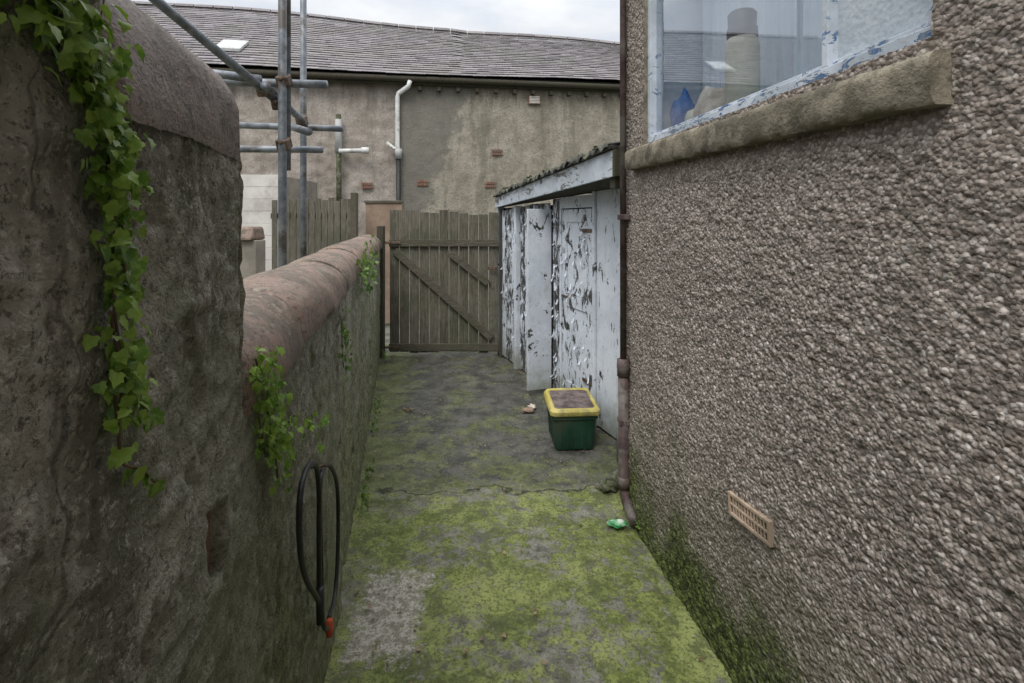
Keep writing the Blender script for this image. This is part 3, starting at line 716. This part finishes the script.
strand_leaves([(.45,1.46),(.45,1.42),(.462,1.38),(.49,1.36),(.525,1.325)],18,.006,.017,.010,it,st)
strand_leaves([(.30,2.08),(.33,1.85),(.34,1.78),(.36,1.74)],170,.018,.015,.014,it,st)
leaves('leaves',it,IVY,ivy)
for s in st: tube('stem',s,.0014,STEM,ivy,6,True)
for i in range(4):
    a=random.uniform(.36,.43); z=random.uniform(1.68,1.98)
    pts=[]
    for q in range(6): pts.append(W(a,z,.010)); a+=random.uniform(-.008,.012); z-=random.uniform(.015,.030)
    tube('stem',pts,.0007,STEM,ivy,5,True)
iv2=empty('ivy_plant'); it=[];st=[]
strand_leaves([(.885,1.36),(.92,1.31),(.96,1.24),(1.0,1.16),(1.03,1.08)],220,.024,.018,.02,it,st)
strand_leaves([(.885,1.31),(.90,1.24),(.94,1.17)],90,.018,.016,.02,it,st)
strand_leaves([(1.0,1.17),(1.08,1.14),(1.17,1.15),(1.22,1.13)],34,.012,.020,.04,it,st)
leaves('leaves',it,IVY,iv2)
for s in st: tube('stem',s,.002,STEM,iv2,6,True)
iv3=empty('ivy_plant'); it=[];st=[]
strand_leaves([(2.8,1.36),(3.0,1.32),(3.2,1.26),(3.05,1.18)],130,.05,.030,.04,it,st)
strand_leaves([(3.3,1.40),(3.5,1.33),(3.6,1.27)],60,.06,.030,.04,it,st)
strand_leaves([(2.1,1.20),(2.12,1.08),(2.15,.98)],70,.03,.022,.02,it,st)
leaves('leaves',it,IVYD,iv3)
for s in st: tube('stem',s,.002,STEM,iv3,6,True)
wd=empty('weeds'); it=[]
for c,nn,sp in (((-.84,2.80,.03),40,.05),((-.95,3.2,.02),25,.06),((-1.2,4.3,.02),30,.08),((-1.45,5.8,.03),30,.06),((.62,2.66,.02),14,.03),((-1.08,3.8,.02),18,.06)):
    for i in range(nn): it.append(((c[0]+random.gauss(0,sp*.5)+.02,c[1]+random.gauss(0,sp*1.4),c[2]+abs(random.gauss(0,sp))),(random.uniform(-.5,.8),random.uniform(-1,.2),random.uniform(.3,1)),random.uniform(.012,.026)))
it=[(W((q[0][1]),q[0][2],.03+random.random()*.05),q[1],q[2]) if q[0][0]<0 else q for q in it]
leaves('leaves',it,IVYD,wd)

# ---------------------------------------------------------------- litter & leaves on the path
it=[]
for i in range(190):
    Y=random.uniform(1.7,5.9); xa=-.27-.2124*Y+.05; xb=min(1.0036-.1357*Y-.04 if Y<2.8 else 9,2.13-.374*Y-.05)
    tt=random.random(); tt=tt if random.random()<.6 else (tt**3 if random.random()<.5 else 1-tt**3)
    it.append(((xa+(xb-xa)*tt,Y,.012+.006*random.random()),(random.uniform(-.3,.3),random.uniform(-.3,.3),1),random.uniform(.008,.024)))
leaves('fallen_leaves',it,DEAD,None)
v=[];f=[]
for i in range(700):
    Y=random.uniform(1.7,6); xa=-.27-.2124*Y+.03; xb=min(1.0036-.1357*Y-.02 if Y<2.8 else 9,2.13-.374*Y-.03)
    c=Vector((random.uniform(xa,xb),Y,.006)); r=random.uniform(.002,.007); b=len(v)
    for d in ((1,0,0),(0,1,0),(-1,0,0),(0,-1,0),(0,0,.9),(0,0,-.6)): v.append(c+Vector(d)*r*random.uniform(.7,1.3))
    f+=[(b,b+1,b+4),(b+1,b+2,b+4),(b+2,b+3,b+4),(b+3,b,b+4)]
add('grit',v,f,STONE,None)
lp=empty('litter_packet'); blob('packet',(.545,2.66,.025),(.05,.028,.014),simple('green_foil',(.02,.28,.08),(.55,.62,.52),22,.35,.6,.004,spec=.5),lp,4,.5)
rk=empty('stone_lump'); blob('stone_a',(.57,3.02,.03),(.055,.045,.035),MOSSM,rk,7,.5); blob('stone_b',(.65,3.1,.035),(.05,.05,.035),MOSSM,rk,9,.5)
pb=empty('crumpled_paper'); blob('paper',(.13,4.25,.022),(.045,.035,.014),TAN,pb,11,.8); blob('wrapper',(.17,4.33,.02),(.03,.035,.014),CLOTH,pb,12,.7)
leaves('dead_leaf_clump',[((-.86+random.gauss(0,.02),4.28+random.gauss(0,.03),.014+.01*random.random()),(random.uniform(-.6,.6),random.uniform(-.6,.6),1),.04) for i in range(5)],DEAD,None)

# ---------------------------------------------------------------- light, sky
w=bpy.data.worlds.new('World'); S.world=w; w.use_nodes=True
nt=w.node_tree; nd=nt.nodes; nd.clear()
o=nd.new('ShaderNodeOutputWorld'); bg=nd.new('ShaderNodeBackground'); nt.links.new(bg.outputs[0],o.inputs[0]); bg.inputs[1].default_value=.15
sky=nd.new('ShaderNodeTexSky'); sky.sky_type='NISHITA'; sky.sun_disc=False; sky.sun_elevation=math.radians(55); sky.sun_rotation=math.radians(200)
tc=nd.new('ShaderNodeTexCoord'); sp=nd.new('ShaderNodeSeparateXYZ'); nt.links.new(tc.outputs['Generated'],sp.inputs[0])
cl0=nd.new('ShaderNodeMath'); cl0.operation='MAXIMUM'; nt.links.new(sp.outputs[2],cl0.inputs[0]); cl0.inputs[1].default_value=0
pw=nd.new('ShaderNodeMath'); pw.operation='POWER'; nt.links.new(cl0.outputs[0],pw.inputs[0]); pw.inputs[1].default_value=1.7
mr=nd.new('ShaderNodeMapRange'); nt.links.new(pw.outputs[0],mr.inputs[0]); mr.inputs[1].default_value=0; mr.inputs[2].default_value=1; mr.inputs[3].default_value=3.2; mr.inputs[4].default_value=24
mr.clamp=False
mp=nd.new('ShaderNodeMapping'); nt.links.new(tc.outputs['Generated'],mp.inputs[0]); mp.inputs['Scale'].default_value=(1,1,3)
no=nd.new('ShaderNodeTexNoise'); nt.links.new(mp.outputs[0],no.inputs[0]); no.inputs['Scale'].default_value=3.2; no.inputs['Detail'].default_value=7; no.inputs['Roughness'].default_value=.55
cr=nd.new('ShaderNodeMapRange'); nt.links.new(no.outputs[0],cr.inputs[0]); cr.inputs[1].default_value=.35; cr.inputs[2].default_value=.6; cr.inputs[3].default_value=.62; cr.inputs[4].default_value=.97
cc=nd.new('ShaderNodeMix'); cc.data_type='RGBA'; cc.blend_type='MULTIPLY'; cc.inputs[0].default_value=1; cc.inputs[6].default_value=(.97,.985,1.0,1); nt.links.new(mr.outputs[0],cc.inputs[7])
mx=nd.new('ShaderNodeMix'); mx.data_type='RGBA'; nt.links.new(cr.outputs[0],mx.inputs[0]); nt.links.new(sky.outputs[0],mx.inputs[6]); nt.links.new(cc.outputs[2],mx.inputs[7])
nt.links.new(mx.outputs[2],bg.inputs[0])
sun=bpy.data.lights.new('sun','SUN'); sun.energy=1.5; sun.angle=math.radians(22); sun.color=(1,.96,.9)
so=bpy.data.objects.new('sun',sun); S.collection.objects.link(so)
el=math.radians(55); az=math.radians(200)
d=Vector((math.sin(az)*math.cos(el),math.cos(az)*math.cos(el),math.sin(el)))
so.rotation_euler=d.to_track_quat('Z','Y').to_euler()

cam=bpy.data.cameras.new('camera'); co=bpy.data.objects.new('camera',cam); S.collection.objects.link(co)
co.location=(0,0,1.6); co.rotation_euler=(math.radians(90),0,0)
cam.lens=18; cam.sensor_width=36; cam.shift_y=-.1187; cam.clip_start=.02; cam.clip_end=600
S.camera=co
